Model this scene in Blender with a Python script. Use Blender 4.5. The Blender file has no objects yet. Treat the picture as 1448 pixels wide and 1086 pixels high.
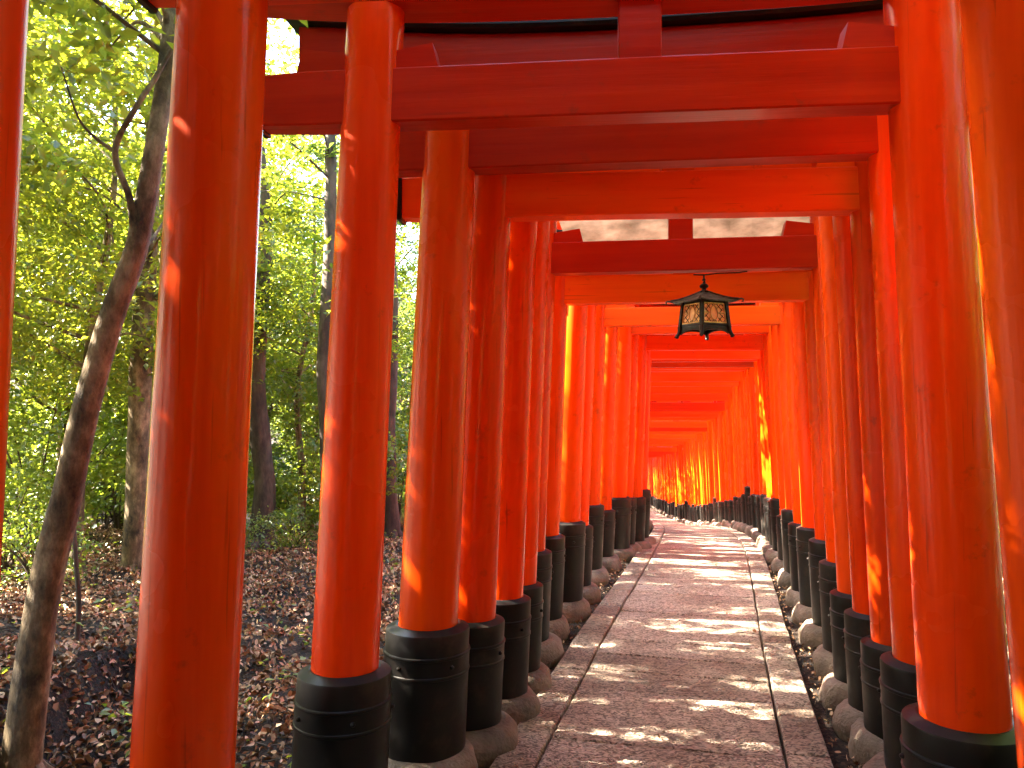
import bpy, bmesh, math, random
import numpy as np
from mathutils import Vector, noise

# ------------------------------------------------------------------ camera, world, sun, exposure
C = bpy.context.scene.collection
SC = bpy.context.scene
cam_d = bpy.data.cameras.new("camera"); cam = bpy.data.objects.new("camera", cam_d); C.objects.link(cam)
cam.location = (0, 0, 1.5)
cam.rotation_euler = (math.radians(90 + 1.494), 0, 0)
cam_d.sensor_width = 36; cam_d.lens = 28.59
cam_d.clip_start = 0.05; cam_d.clip_end = 500
SC.camera = cam

SUN_AZ = math.radians(10)      # how far ahead of due left the sun stands
SUN_EL = math.radians(42)
sdir = Vector((-math.cos(SUN_AZ) * math.cos(SUN_EL), math.sin(SUN_AZ) * math.cos(SUN_EL), math.sin(SUN_EL)))
W = bpy.data.worlds.new("World"); SC.world = W; W.use_nodes = True
nt = W.node_tree
bgn = nt.nodes["Background"]
sky = nt.nodes.new("ShaderNodeTexSky"); sky.sky_type = 'NISHITA'; sky.sun_disc = False
sky.sun_elevation = SUN_EL
sky.sun_rotation = math.atan2(sdir.x, sdir.y)
sky.air_density = 1.0; sky.dust_density = 2.0
nt.links.new(sky.outputs[0], bgn.inputs[0]); bgn.inputs[1].default_value = 0.065
sl = bpy.data.lights.new("sun", 'SUN'); so = bpy.data.objects.new("sun", sl); C.objects.link(so)
sl.energy = 5.0; sl.angle = math.radians(0.5); sl.color = (1.0, 0.86, 0.68)
so.rotation_euler = sdir.to_track_quat('Z', 'Y').to_euler()
so.location = sdir * 60
SC.view_settings.view_transform = 'Standard'
SC.view_settings.look = 'None'
SC.view_settings.exposure = 5.0
SC.view_settings.gamma = 1.0
SC.cycles.max_bounces = 12; SC.cycles.diffuse_bounces = 8; SC.cycles.glossy_bounces = 4
SC.cycles.transmission_bounces = 6; SC.cycles.transparent_max_bounces = 8
SC.cycles.sample_clamp_indirect = 6.0
SC.cycles.use_denoising = True

# ------------------------------------------------------------------ materials
def newmat(name):
    m = bpy.data.materials.new(name); m.use_nodes = True
    n = m.node_tree.nodes; l = m.node_tree.links
    return m, n, l, n["Principled BSDF"]
def nd(n, t, **kw):
    x = n.new(t)
    for k, v in kw.items():
        if k.startswith("i_"): x.inputs[k[2:].replace("_", " ")].default_value = v
        else: setattr(x, k, v)
    return x
def ramp(n, stops):
    r = n.new("ShaderNodeValToRGB"); e = r.color_ramp.elements
    while len(e) < len(stops): e.new(0.5)
    for i, (p, c) in enumerate(stops):
        e[i].position = p; e[i].color = (c[0], c[1], c[2], 1)
    return r
def coords(n, l, scale=(1, 1, 1), kind="Object"):
    tc = n.new("ShaderNodeTexCoord"); mp = n.new("ShaderNodeMapping")
    mp.inputs["Scale"].default_value = scale
    l.new(tc.outputs[kind], mp.inputs[0]); return mp.outputs[0]
def objrand(n, l, vec):
    oi = n.new("ShaderNodeObjectInfo")
    mu = nd(n, "ShaderNodeMath", operation='MULTIPLY'); mu.inputs[1].default_value = 37.0
    l.new(oi.outputs["Random"], mu.inputs[0])
    ad = nd(n, "ShaderNodeVectorMath", operation='ADD')
    l.new(vec, ad.inputs[0]); l.new(mu.outputs[0], ad.inputs[1]); return ad.outputs[0], oi
def bump(n, l, bs, h, strength, dist):
    b = n.new("ShaderNodeBump"); b.inputs["Strength"].default_value = strength; b.inputs["Distance"].default_value = dist
    l.new(h, b.inputs["Height"]); l.new(b.outputs[0], bs.inputs["Normal"])

def vermilion(name, grain, a, b, c, rough=0.3, dirt=0.5):
    m, n, l, bs = newmat(name)
    v0 = coords(n, l); v, oi = objrand(n, l, v0)
    mp = n.new("ShaderNodeMapping"); mp.inputs["Scale"].default_value = grain; l.new(v, mp.inputs[0])
    nz = nd(n, "ShaderNodeTexNoise", i_Scale=1.0, i_Detail=5.0, i_Roughness=0.6); l.new(mp.outputs[0], nz.inputs["Vector"])
    big = nd(n, "ShaderNodeTexNoise", i_Scale=1.7, i_Detail=4.0); l.new(v, big.inputs["Vector"])
    r = ramp(n, [(0.3, a), (0.5, b), (0.72, c)]); l.new(nz.outputs[0], r.inputs[0])
    # tone differs a little from gate to gate
    hs = nd(n, "ShaderNodeHueSaturation"); l.new(r.outputs[0], hs.inputs["Color"])
    mr = nd(n, "ShaderNodeMapRange"); mr.inputs["To Min"].default_value = 0.84; mr.inputs["To Max"].default_value = 1.08
    l.new(oi.outputs["Random"], mr.inputs[0]); l.new(mr.outputs[0], hs.inputs["Value"])
    mr3 = nd(n, "ShaderNodeMapRange"); mr3.inputs["To Min"].default_value = 0.4985; mr3.inputs["To Max"].default_value = 0.5025
    rn = nd(n, "ShaderNodeMath", operation='FRACT'); m7 = nd(n, "ShaderNodeMath", operation='MULTIPLY'); m7.inputs[1].default_value = 7.3
    l.new(oi.outputs["Random"], m7.inputs[0]); l.new(m7.outputs[0], rn.inputs[0]); l.new(rn.outputs[0], mr3.inputs[0]); l.new(mr3.outputs[0], hs.inputs["Hue"])
    # scuffs and grime with a shape of their own
    sp = nd(n, "ShaderNodeTexNoise", i_Scale=9.0, i_Detail=8.0, i_Roughness=0.7); l.new(v, sp.inputs["Vector"])
    gr = ramp(n, [(0.60, (0, 0, 0)), (0.74, (1, 1, 1))]); l.new(sp.outputs[0], gr.inputs[0])
    mg = nd(n, "ShaderNodeMath", operation='MULTIPLY'); mg.inputs[1].default_value = dirt; l.new(gr.outputs[0], mg.inputs[0])
    mx = nd(n, "ShaderNodeMix", data_type='RGBA'); mx.inputs[7].default_value = (0.22, 0.035, 0.012, 1)
    l.new(mg.outputs[0], mx.inputs[0]); l.new(hs.outputs[0], mx.inputs[6]); l.new(mx.outputs[2], bs.inputs["Base Color"])
    mpc = n.new("ShaderNodeMapping"); mpc.inputs["Scale"].default_value = tuple(4.2 * q if q > 5 else q * 2.0 for q in grain); l.new(v, mpc.inputs[0])
    ck = nd(n, "ShaderNodeTexNoise", i_Scale=1.0, i_Detail=3.0, i_Roughness=0.5); l.new(mpc.outputs[0], ck.inputs["Vector"])
    cr = ramp(n, [(0.66, (0, 0, 0)), (0.72, (1, 1, 1))]); l.new(ck.outputs[0], cr.inputs[0])
    mc = nd(n, "ShaderNodeMath", operation='MULTIPLY'); mc.inputs[1].default_value = 0.32; l.new(cr.outputs[0], mc.inputs[0])
    mx2 = nd(n, "ShaderNodeMix", data_type='RGBA'); mx2.inputs[7].default_value = (0.16, 0.012, 0.003, 1)
    l.new(mc.outputs[0], mx2.inputs[0]); l.new(mx.outputs[2], mx2.inputs[6]); l.new(mx2.outputs[2], bs.inputs["Base Color"])
    bs.inputs["Specular Tint"].default_value = (1.0, 0.78, 0.55, 1)
    mr2 = nd(n, "ShaderNodeMapRange"); mr2.inputs["From Min"].default_value = 0.3; mr2.inputs["From Max"].default_value = 0.7
    mr2.inputs["To Min"].default_value = rough - 0.1; mr2.inputs["To Max"].default_value = rough + 0.18
    l.new(big.outputs[0], mr2.inputs[0]); l.new(mr2.outputs[0], bs.inputs["Roughness"])
    bs.inputs["Specular IOR Level"].default_value = 0.3
    bs.inputs["Coat Weight"].default_value = 0.1; bs.inputs["Coat Roughness"].default_value = 0.1
    ad = nd(n, "ShaderNodeMath", operation='ADD'); l.new(nz.outputs[0], ad.inputs[0]); l.new(big.outputs[0], ad.inputs[1])
    bump(n, l, bs, ad.outputs[0], 0.45, 0.006)
    return m
VA, VB, VC = (0.77, 0.044, 0.001), (0.85, 0.060, 0.0015), (0.90, 0.080, 0.002)
M_PIL = vermilion("vermilion_pillar_paint", (14, 14, 0.8), VA, VB, VC, 0.2)
M_BEAM = vermilion("vermilion_beam_paint", (0.9, 16, 16), VA, VB, VC, 0.38, 0.65)
M_DEEP = vermilion("deep_red_beam", (0.9, 16, 16), (0.40, 0.012, 0.001), (0.48, 0.018, 0.001), (0.54, 0.026, 0.001), 0.38, 0.65)  # beam colour in a darker, redder tone for chosen gates
M_BRIGHT = vermilion("bright_orange_beam", (0.9, 16, 16), (0.86, 0.075, 0.002), (0.92, 0.10, 0.003), (0.95, 0.13, 0.004), 0.38, 0.4)  # beam colour in a lighter, more orange tone for chosen gates

def m_black():
    m, n, l, bs = newmat("black_lacquer")
    v, oi = objrand(n, l, coords(n, l))
    nz = nd(n, "ShaderNodeTexNoise", i_Scale=7.0, i_Detail=8.0, i_Roughness=0.65); l.new(v, nz.inputs["Vector"])
    r = ramp(n, [(0.35, (0.003, 0.003, 0.003)), (0.54, (0.005, 0.0045, 0.004)), (0.66, (0.022, 0.017, 0.012)), (0.80, (0.10, 0.075, 0.045))])
    l.new(nz.outputs[0], r.inputs[0]); l.new(r.outputs[0], bs.inputs["Base Color"])
    r2 = ramp(n, [(0.3, (0.28,) * 3), (0.7, (0.62,) * 3)]); l.new(nz.outputs[0], r2.inputs[0]); l.new(r2.outputs[0], bs.inputs["Roughness"])
    bs.inputs["Specular IOR Level"].default_value = 0.3
    bump(n, l, bs, nz.outputs[0], 0.25, 0.004)
    return m
M_BLACK = m_black()
def m_stone():
    m, n, l, bs = newmat("grey_brown_base_stone")
    v, oi = objrand(n, l, coords(n, l))
    nz = nd(n, "ShaderNodeTexNoise", i_Scale=5.0, i_Detail=9.0, i_Roughness=0.62); l.new(v, nz.inputs["Vector"])
    fn = nd(n, "ShaderNodeTexNoise", i_Scale=60.0, i_Detail=5.0); l.new(v, fn.inputs["Vector"])
    r = ramp(n, [(0.3, (0.05, 0.038, 0.026)), (0.5, (0.15, 0.112, 0.082)), (0.68, (0.25, 0.19, 0.145))])
    l.new(nz.outputs[0], r.inputs[0]); l.new(r.outputs[0], bs.inputs["Base Color"]); bs.inputs["Roughness"].default_value = 0.62
    ad = nd(n, "ShaderNodeMath", operation='ADD'); l.new(nz.outputs[0], ad.inputs[0]); l.new(fn.outputs[0], ad.inputs[1])
    bump(n, l, bs, ad.outputs[0], 0.7, 0.015)
    return m
M_STONE = m_stone()
def m_path():
    m, n, l, bs = newmat("chiselled_paving_stone")
    v = coords(n, l)
    geo = n.new("ShaderNodeNewGeometry")
    nz = nd(n, "ShaderNodeTexNoise", i_Scale=2.2, i_Detail=6.0); l.new(v, nz.inputs["Vector"])
    mp = n.new("ShaderNodeMapping"); mp.inputs["Scale"].default_value = (1.0, 1.35, 1.0); l.new(v, mp.inputs[0])
    ch = nd(n, "ShaderNodeTexNoise", i_Scale=27.0, i_Detail=2.0, i_Distortion=2.2); l.new(mp.outputs[0], ch.inputs["Vector"])
    fn = nd(n, "ShaderNodeTexNoise", i_Scale=160.0, i_Detail=3.0); l.new(v, fn.inputs["Vector"])
    r = ramp(n, [(0.32, (0.26, 0.20, 0.152)), (0.5, (0.41, 0.328, 0.255)), (0.68, (0.50, 0.415, 0.335))])
    ad0 = nd(n, "ShaderNodeMath", operation='MULTIPLY_ADD'); ad0.inputs[1].default_value = 0.28
    ad1 = nd(n, "ShaderNodeMath", operation='ADD'); ad1.inputs[1].default_value = -0.14
    l.new(geo.outputs["Random Per Island"], ad0.inputs[0]); l.new(nz.outputs[0], ad1.inputs[0]); l.new(ad1.outputs[0], ad0.inputs[2])
    l.new(ad0.outputs[0], r.inputs[0])
    cr = ramp(n, [(0.40, (0.30, 0.28, 0.26)), (0.49, (0.86, 0.86, 0.85)), (0.60, (1.35, 1.32, 1.27))]); l.new(ch.outputs[0], cr.inputs[0])
    mx = nd(n, "ShaderNodeMix", data_type='RGBA', blend_type='MULTIPLY'); mx.inputs[0].default_value = 1.0
    l.new(r.outputs[0], mx.inputs[6]); l.new(cr.outputs[0], mx.inputs[7]); l.new(mx.outputs[2], bs.inputs["Base Color"])
    bs.inputs["Roughness"].default_value = 0.62
    ad = nd(n, "ShaderNodeMath", operation='MULTIPLY_ADD'); ad.inputs[1].default_value = 0.3
    l.new(fn.outputs[0], ad.inputs[0]); l.new(ch.outputs[0], ad.inputs[2])
    bump(n, l, bs, ad.outputs[0], 1.0, 0.03)
    return m
M_PATH = m_path()
def m_ground():
    m, n, l, bs = newmat("forest_soil")
    v = coords(n, l)
    vo = nd(n, "ShaderNodeTexVoronoi", i_Scale=70.0); l.new(v, vo.inputs["Vector"])
    nz = nd(n, "ShaderNodeTexNoise", i_Scale=1.3, i_Detail=8.0); l.new(v, nz.inputs["Vector"])
    sx = n.new("ShaderNodeSeparateColor"); l.new(vo.outputs["Color"], sx.inputs[0])
    r = ramp(n, [(0.0, (0.014, 0.009, 0.006)), (0.5, (0.032, 0.02, 0.012)), (0.85, (0.075, 0.046, 0.03)), (1.0, (0.13, 0.085, 0.06))])
    l.new(sx.outputs[0], r.inputs[0])
    r2 = ramp(n, [(0.3, (0.45, 0.42, 0.38)), (0.65, (1.1, 1.05, 1.0))]); l.new(nz.outputs[0], r2.inputs[0])
    mx = nd(n, "ShaderNodeMix", data_type='RGBA', blend_type='MULTIPLY'); mx.inputs[0].default_value = 1.0
    l.new(r.outputs[0], mx.inputs[6]); l.new(r2.outputs[0], mx.inputs[7]); l.new(mx.outputs[2], bs.inputs["Base Color"])
    bs.inputs["Roughness"].default_value = 0.95
    rg = nd(n, "ShaderNodeTexNoise", i_Scale=26.0, i_Detail=8.0, i_Roughness=0.7); l.new(v, rg.inputs["Vector"])
    ag = nd(n, "ShaderNodeMath", operation='MULTIPLY_ADD'); ag.inputs[1].default_value = 2.5
    l.new(rg.outputs[0], ag.inputs[0]); l.new(sx.outputs[0], ag.inputs[2])
    bump(n, l, bs, ag.outputs[0], 1.0, 0.05)
    return m
M_GROUND = m_ground()
def m_bark(name, dark, mid, pale, sc=(9, 9, 3)):
    m, n, l, bs = newmat(name)
    v, oi = objrand(n, l, coords(n, l, sc))
    nz = nd(n, "ShaderNodeTexNoise", i_Scale=1.4, i_Detail=8.0, i_Roughness=0.7); l.new(v, nz.inputs["Vector"])
    bl = nd(n, "ShaderNodeTexNoise", i_Scale=0.45, i_Detail=5.0); l.new(v, bl.inputs["Vector"])
    ad = nd(n, "ShaderNodeMath", operation='MULTIPLY_ADD'); ad.inputs[1].default_value = 0.6
    s = nd(n, "ShaderNodeMath", operation='MULTIPLY'); s.inputs[1].default_value = 0.45; l.new(bl.outputs[0], s.inputs[0])
    l.new(nz.outputs[0], ad.inputs[0]); l.new(s.outputs[0], ad.inputs[2])
    r = ramp(n, [(0.38, dark), (0.52, mid), (0.66, pale)]); l.new(ad.outputs[0], r.inputs[0]); l.new(r.outputs[0], bs.inputs["Base Color"])
    bs.inputs["Roughness"].default_value = 0.85
    bump(n, l, bs, nz.outputs[0], 0.7, 0.02)
    return m
M_BARK = m_bark("mottled_bark", (0.024, 0.017, 0.009), (0.14, 0.10, 0.052), (0.36, 0.275, 0.16), (14, 14, 7))
M_BARKD = m_bark("dark_bark", (0.018, 0.013, 0.009), (0.055, 0.04, 0.028), (0.12, 0.092, 0.066))
def m_leaf(name, a, b, c, ta, tb):
    m, n, l, bs = newmat(name)
    n.remove(bs); out = n["Material Output"]
    geo = n.new("ShaderNodeNewGeometry"); oi = n.new("ShaderNodeObjectInfo")
    ad = nd(n, "ShaderNodeMath", operation='MULTIPLY_ADD'); ad.inputs[1].default_value = 0.58
    sc = nd(n, "ShaderNodeMath", operation='MULTIPLY'); sc.inputs[1].default_value = 0.42; l.new(oi.outputs["Random"], sc.inputs[0])
    l.new(geo.outputs["Random Per Island"], ad.inputs[0]); l.new(sc.outputs[0], ad.inputs[2])
    r = ramp(n, [(0.0, a), (0.55, b), (1.0, c)]); l.new(ad.outputs[0], r.inputs[0])
    r2 = ramp(n, [(0.0, ta), (1.0, tb)]); l.new(ad.outputs[0], r2.inputs[0])
    d = n.new("ShaderNodeBsdfDiffuse"); t = n.new("ShaderNodeBsdfTranslucent"); g = n.new("ShaderNodeBsdfGlossy")
    g.inputs["Roughness"].default_value = 0.38; g.inputs["Color"].default_value = (0.9, 0.95, 0.9, 1)
    l.new(r.outputs[0], d.inputs[0]); l.new(r2.outputs[0], t.inputs[0])
    a1 = n.new("ShaderNodeMixShader"); a1.inputs[0].default_value = 0.5; l.new(d.outputs[0], a1.inputs[1]); l.new(t.outputs[0], a1.inputs[2])
    a2 = n.new("ShaderNodeMixShader"); a2.inputs[0].default_value = 0.07; l.new(a1.outputs[0], a2.inputs[1]); l.new(g.outputs[0], a2.inputs[2])
    l.new(a2.outputs[0], out.inputs["Surface"])
    return m
M_LEAF = m_leaf("fresh_maple_leaf", (0.022, 0.055, 0.007), (0.068, 0.12, 0.014), (0.15, 0.18, 0.02), (0.08, 0.18, 0.010), (0.58, 0.57, 0.035))
M_LEAFD = m_leaf("deep_green_leaf", (0.025, 0.06, 0.012), (0.05, 0.10, 0.018), (0.09, 0.14, 0.03), (0.05, 0.12, 0.012), (0.26, 0.32, 0.035))
M_SHRUB = m_leaf("bright_shrub_leaf", (0.03, 0.075, 0.010), (0.085, 0.15, 0.02), (0.17, 0.21, 0.03), (0.12, 0.24, 0.015), (0.50, 0.54, 0.04))
def m_litter():
    m, n, l, bs = newmat("dry_fallen_leaf")
    geo = n.new("ShaderNodeNewGeometry")
    r = ramp(n, [(0.0, (0.06, 0.028, 0.010)), (0.4, (0.24, 0.12, 0.05)), (0.7, (0.46, 0.265, 0.14)), (0.94, (0.66, 0.47, 0.30)), (1.0, (0.36, 0.24, 0.07))])
    l.new(geo.outputs["Random Per Island"], r.inputs[0]); l.new(r.outputs[0], bs.inputs["Base Color"]); bs.inputs["Roughness"].default_value = 0.6
    return m
M_LITTER = m_litter()
def m_simple(name, col, rough, metal=0.0, sc=14.0, var=0.5):
    m, n, l, bs = newmat(name)
    nz = nd(n, "ShaderNodeTexNoise", i_Scale=sc, i_Detail=6.0); l.new(coords(n, l), nz.inputs["Vector"])
    lo = tuple(x * (1 - var) for x in col); hi = tuple(min(1, x * (1 + var)) for x in col)
    r = ramp(n, [(0.35, lo), (0.65, hi)]); l.new(nz.outputs[0], r.inputs[0]); l.new(r.outputs[0], bs.inputs["Base Color"])
    bs.inputs["Roughness"].default_value = rough; bs.inputs["Metallic"].default_value = metal
    bump(n, l, bs, nz.outputs[0], 0.2, 0.003)
    return m
M_BRONZE = m_simple("blackened_bronze", (0.022, 0.020, 0.016), 0.5, 0.5, 30)
M_VERDI = m_simple("green_grey_patina", (0.085, 0.09, 0.078), 0.5, 0.35, 30)
M_BRASS = m_simple("aged_brass", (0.62, 0.40, 0.16), 0.35, 0.8, 40, 0.35)
M_PAPER = m_simple("yellowed_lantern_glass", (0.92, 0.58, 0.24), 0.4, 0.0, 16, 0.22)

# ------------------------------------------------------------------ geometry helpers
def mesh_obj(name, V, F, mat, parent=None, smooth=False, mats=None, midx=None):
    me = bpy.data.meshes.new(name)
    me.from_pydata([tuple(v) for v in V], [], [tuple(f) for f in F])
    if mats:
        for x in mats: me.materials.append(x)
        if midx is not None: me.polygons.foreach_set("material_index", np.array(midx, dtype=np.int32))
    else: me.materials.append(mat)
    if smooth: me.polygons.foreach_set("use_smooth", np.ones(len(me.polygons), dtype=bool))
    me.update()
    o = bpy.data.objects.new(name, me); C.objects.link(o)
    if parent: o.parent = parent
    return o
def smooth_angle(o, deg=35):
    me = o.data
    bm = bmesh.new(); bm.from_mesh(me)
    for f in bm.faces: f.smooth = True
    for e in bm.edges:
        if len(e.link_faces) == 2: e.smooth = e.calc_face_angle(0) < math.radians(deg)
    bm.to_mesh(me); bm.free()
class MB:
    def __init__(s): s.V = []; s.F = []
    def add(s, V, F):
        b = len(s.V); s.V += [tuple(v) for v in V]; s.F += [tuple(i + b for i in f) for f in F]
    def build(s, name, mat, parent=None, ang=35):
        o = mesh_obj(name, s.V, s.F, mat, parent)
        if ang: smooth_angle(o, ang)
        return o
    def loft(s, rings, cap=True):
        n = len(rings[0]); V = [p for r in rings for p in r]; F = []
        for i in range(len(rings) - 1):
            for j in range(n):
                k = (j + 1) % n
                F.append((i * n + j, i * n + k, (i + 1) * n + k, (i + 1) * n + j))
        if cap: F.append(tuple(range(n - 1, -1, -1))); F.append(tuple((len(rings) - 1) * n + j for j in range(n)))
        s.add(V, F)
    def lathe(s, prof, cx=0, cy=0, z0=0, seg=32, shear=0.0, wob=None):
        rings = []
        for r, z in prof:
            ring = []
            for j in range(seg):
                a = 2 * math.pi * j / seg
                rr = r * (1 + (wob(a) if wob else 0))
                ring.append((cx + shear * z + rr * math.cos(a), cy + rr * math.sin(a), z0 + z))
            rings.append(ring)
        s.loft(rings)
    def box(s, x0, x1, y0, y1, z0, z1, ch=0.006):
        # chamfered box lofted along x
        def ring(x, i):
            a = y0 + i; b = y1 - i; c = z0 + i; d = z1 - i
            return [(x, a + ch, c), (x, b - ch, c), (x, b, c + ch), (x, b, d - ch), (x, b - ch, d), (x, a + ch, d), (x, a, d - ch), (x, a, c + ch)]
        s.loft([ring(x0, ch), ring(x0 + ch, 0), ring(x1 - ch, 0), ring(x1, ch)])
    def tube(s, pts, rad, seg=10, wob=0.0, seed=0):
        pts = [Vector(p) for p in pts]
        rings = []; up = Vector((0.3, 0.2, 1)).normalized()
        for i, p in enumerate(pts):
            t = (pts[min(i + 1, len(pts) - 1)] - pts[max(i - 1, 0)]).normalized()
            u = t.cross(Vector((0.0, 1.0, 0.0)) if abs(t.y) < 0.9 else up).normalized()
            w = t.cross(u); r = rad[i] if hasattr(rad, '__len__') else rad
            ring = []
            for j in range(seg):
                a = 2 * math.pi * j / seg
                rr = r * (1 + (wob * noise.noise(Vector((p.x * 3 + math.cos(a) * .8 + seed, p.y * 3 + math.sin(a) * .8, p.z * 2))) if wob else 0))
                ring.append(p + u * rr * math.cos(a) + w * rr * math.sin(a))
            rings.append(ring)
        s.loft(rings)
def spline(pts, n):
    P = [Vector(p) for p in pts]; P = [2 * P[0] - P[1]] + P + [2 * P[-1] - P[-2]]
    out = []
    for i in range(1, len(P) - 2):
        for k in range(n):
            t = k / n; a, b, c, d = P[i - 1], P[i], P[i + 1], P[i + 2]
            out.append(0.5 * ((2 * b) + (c - a) * t + (2 * a - 5 * b + 4 * c - d) * t * t + (3 * b - a - 3 * c + d) * t ** 3))
    out.append(P[-2]); return out
def empty(name, loc, rz=0.0):
    o = bpy.data.objects.new(name, None); C.objects.link(o); o.location = loc; o.rotation_euler = (0, 0, rz)
    o.empty_display_size = 0.2
    return o
def tag(o, label=None, cat=None, group=None, kind=None):
    if label: o["label"] = label
    if cat: o["category"] = cat
    if group: o["group"] = group
    if kind: o["kind"] = kind
    return o
def kids(o): return [c for c in o.children]
def copy_tree(o, parent=None):
    c = o.copy(); C.objects.link(c); c.parent = parent
    for ch in kids(o): copy_tree(ch, c)
    return c

# ------------------------------------------------------------------ the lie of the land
GD = np.array([-40, -6, 3, 5.6, 7.5, 9.8, 11.8, 13.9, 18, 21.4, 23.7, 28, 32.5, 39, 50, 90.])
GZ = np.array([0.3, 0.05, 0, -.06, -.12, -.21, -.39, -.63, -1.17, -1.67, -1.99, -2.47, -2.87, -3.37, -3.8, -3.8])
CD = np.array([-40, -6, 0, 3.4, 5.5, 7.5, 9.8, 13.9, 18, 23.7, 32.5, 39, 46, 90.])
CX = np.array([-8, -1.75, -.25, .60, 1.13, 1.66, 2.24, 3.08, 3.74, 4.45, 5.25, 5.8, 6.35, 9.5])
def hermite(xs, ys):
    dx = np.diff(xs); s = np.diff(ys) / dx
    m = np.empty(len(xs)); m[0] = s[0]; m[-1] = s[-1]; m[1:-1] = (s[:-1] * dx[1:] + s[1:] * dx[:-1]) / (dx[1:] + dx[:-1])
    def f(x):
        x = np.asarray(x, float); i = np.clip(np.searchsorted(xs, x) - 1, 0, len(xs) - 2)
        h = dx[i]; t = np.clip((x - xs[i]) / h, 0, 1)
        return ((2*t**3 - 3*t**2 + 1) * ys[i] + (t**3 - 2*t**2 + t) * h * m[i] + (-2*t**3 + 3*t**2) * ys[i+1] + (t**3 - t**2) * h * m[i+1])
    return f
gz = hermite(GD, GZ); cx = hermite(CD, CX)
def vnoise(x, y, f, seed):
    x = x * f + seed * 17.3; y = y * f + seed * 9.1
    xi = np.floor(x); yi = np.floor(y); fx = x - xi; fy = y - yi
    fx = fx * fx * (3 - 2 * fx); fy = fy * fy * (3 - 2 * fy)
    def h(a, b):
        v = np.sin(a * 127.1 + b * 311.7 + seed * 74.7) * 43758.5453
        return v - np.floor(v)
    return (h(xi, yi) * (1 - fx) + h(xi + 1, yi) * fx) * (1 - fy) + (h(xi, yi + 1) * (1 - fx) + h(xi + 1, yi + 1) * fx) * fy - 0.5
def sm(a, b, x):
    t = np.clip((x - a) / (b - a), 0, 1); return t * t * (3 - 2 * t)
def ground(x, y):
    x = np.asarray(x, float); y = np.asarray(y, float)
    u = x - cx(y); z = gz(y) - 0.015
    k = sm(1.25, 2.2, np.abs(u))
    z = z + k * (0.16 * vnoise(x, y, .9, 1) + 0.09 * vnoise(x, y, 2.3, 2) + 0.04 * vnoise(x, y, 6, 3))
    z = z + sm(0.72, 1.0, np.abs(u)) * 0.02 * vnoise(x, y, 9, 5)
    z = z - 0.03 * (1 - sm(0.66, .74, np.abs(u)))
    # shallow gully with a bank on the near left, in front of the leaning tree
    e = np.exp(-((x + 1.72) / .36) ** 2) * np.exp(-((y - 3.1) / .95) ** 2)
    z = z - 0.10 * e
    z = z + 0.16 * sm(-1.6, -2.6, x) * np.exp(-((y - 4.2) / 1.8) ** 2)
    b = sm(-2.42, -2.18, x + .12 * vnoise(x, y, 3.1, 7)) * (1 - sm(-1.75, -1.4, x)) * (1 - sm(4.75, 5.05, y + .25 * vnoise(x, y, 2.7, 8)))
    z = z - 0.24 * b
    # wooded slopes closing the valley on both sides
    z = z + 0.0 + (np.maximum(0, np.abs(u) - 11) ** 1.0) * .32 * sm(11, 20, np.abs(u))
    z = z + np.maximum(0, y - 50) * .2 + np.maximum(0, -y - 14) * .3
    return z
def gnd(x, y): return float(ground(x, y))

def axis(segs):
    out = []
    for a, b, st in segs: out += list(np.arange(a, b, st))
    return np.array(out + [segs[-1][1]])
gx = axis([(-120, -30, 6), (-30, -9, 1.2), (-9, -4, .25), (-4, 3.2, .07), (3.2, 9, .25), (9, 30, 1.2), (30, 120, 6)])
gy = axis([(-60, -8, 4), (-8, 1, .4), (1, 8, .08), (8, 16, .2), (16, 48, .5), (48, 140, 6)])
X, Y = np.meshgrid(gx, gy); Zg = ground(X, Y)
nx, ny = len(gx), len(gy)
def grid_mesh(name, X, Y, Z, mat):
    ny, nx = X.shape
    me = bpy.data.meshes.new(name); n = nx * ny
    me.vertices.add(n); me.vertices.foreach_set("co", np.stack([X, Y, Z], -1).reshape(-1).astype(np.float32))
    i = np.arange(n).reshape(ny, nx)
    q = np.stack([i[:-1, :-1], i[:-1, 1:], i[1:, 1:], i[1:, :-1]], -1).reshape(-1, 4)
    me.loops.add(q.size); me.loops.foreach_set("vertex_index", q.reshape(-1).astype(np.int32))
    me.polygons.add(len(q)); me.polygons.foreach_set("loop_start", (np.arange(len(q)) * 4).astype(np.int32))
    me.update(calc_edges=True); me.materials.append(mat)
    me.polygons.foreach_set("use_smooth", np.ones(len(q), dtype=bool))
    o = bpy.data.objects.new(name, me); C.objects.link(o); return o
tag(grid_mesh("ground", X, Y, Zg, M_GROUND), "forest floor of dark soil under dry brown leaves", "ground", kind="structure")

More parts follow.
